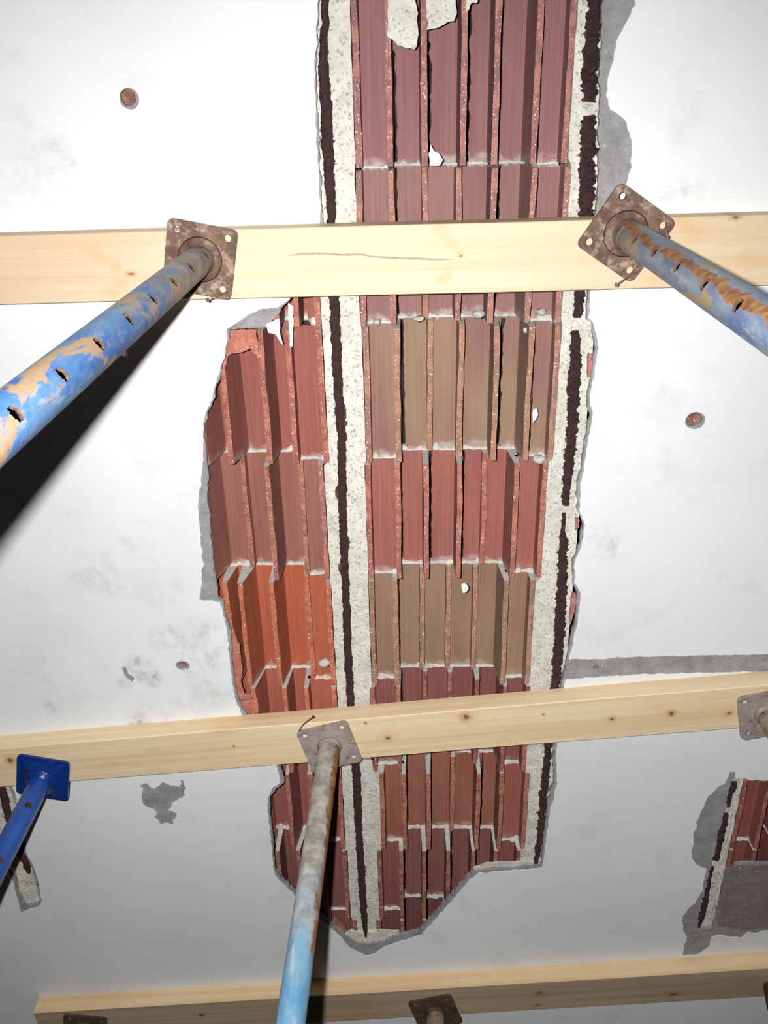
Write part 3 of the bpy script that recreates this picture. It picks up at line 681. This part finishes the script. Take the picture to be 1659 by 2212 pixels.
    bm = bmesh.new(); tube(bm, [(0, 0, 1.24), (0, 0, 1.246), (0, 0, 1.292), (0, 0, 1.30)], lambda i, t: ro + (.009 if i in (1, 2) else .004), 28); bmobj('collar_nut', bm, 'darkplate', root, True)
    bm = bmesh.new(); tube(bm, [(-.065, 0, 1.31), (.06, 0, 1.31), (.075, 0, 1.30), (.078, 0, 1.26)], .006, 10); bmobj('locking_pin', bm, 'darkplate', root, True)
    bm = bmesh.new(); slab(bm, rounded_square(s, .01), hl, 0, .006); bmobj('foot_plate', bm, 'darkplate', root)
    root.rotation_euler = (0, 0, 0)
    if tilt != (0, 0):
        for o in root.children:
            if o.name.split('.')[0] in ('head_plate',): continue
            for v in o.data.vertices:
                zw = v.co.z + o.location.z
                v.co.x += tilt[0]*(H - zw); v.co.y += tilt[1]*(H - zw)
    return root
prop(433, 560, 11.5, .0255, 'plate', 'paint1', 'scuffed blue prop with tan bare patches and rusty square head plate, upper left', off0=.039)
prop(1351, 504, 33.5, .0252, 'plate', 'paint2', 'blue-grey prop with ochre streaks and head plate turned cornerwise, upper right', off0=.033, pitch=.1137)
prop(712, 1610, -15.5, .0242, 'greyplate', 'paint3', 'faded sky-blue prop with grey head plate, under the middle plank', tilt=(-.020, 0), holes=[], collar=.004)
prop(94, 1678, 12.5, .0245, 'blueplate', 'paint4', 'bright royal blue prop with blue dished head plate at the left edge', pyramid=True, off0=.105, pitch=.155)
prop(1655, 1540, -13.0, .0242, 'greyplate', 'paint5', 'grey prop head half cut off by the right edge, middle plank', holes=[], collar=.004)
prop(940, 2184, -16.0, .024, 'darkplate', 'paint5', 'dark rusty prop head at the centre bottom, under the lowest plank', holes=[], collar=.004)
prop(1702, 2145, -16.0, .024, 'darkplate', 'paint5', 'dark prop head at the lower right corner, under the lowest plank', holes=[])
prop(186, 2222, 8.0, .024, 'darkplate', 'paint5', 'dark prop head at the lower left, under the lowest plank', holes=[])

# ------------------------------------------------------------------ nails
def nail(a, b, label, bend=None, mat='nail', h0=None, h1=None):
    """a: (px,py) where it enters the wood, b: (px,py) of its head"""
    h0 = ZB - CZ if h0 is None else h0; h1 = h0 - .035 if h1 is None else h1
    A_, B_ = P3(*a, h0), P3(*b, h1)
    pts = [A_ + (A_-B_).normalized()*.0 + Vector((0, 0, .004)), A_] + ([P3(*bend, (h0+h1)/2)] if bend else []) + [B_]
    root = bpy.data.objects.new('nail', None); C.objects.link(root); root.location = A_
    tag(root, label, 'nail', 'nails fixing the head plates')
    bm = bmesh.new(); tube(bm, [p - A_ for p in pts], .0015, 8); bmobj('shank', bm, mat, root, True)
    d = (pts[-1]-pts[-2]).normalized()
    bm = bmesh.new(); tube(bm, [B_ - A_, B_ - A_ + d*.0016], .0038, 12); bmobj('nail_head', bm, mat, root)
nail((487, 632), (449, 648), 'nail hanging out of the lower right hole of the upper left head plate')
nail((1362, 595), (1332, 615), 'nail sticking out of the lowest corner of the upper right head plate')
nail((1439, 484), (1441, 511), 'nail in the right corner of the upper right head plate')
nail((770, 1637), (801, 1638), 'nail sticking out right of the middle grey head plate', h1=ZB-CZ-.02)
nail((643, 1584), (676, 1549), 'dark bent nail at the upper left corner of the middle grey head plate', bend=(654, 1566), mat='darkplate', h1=ZB-CZ-.012)
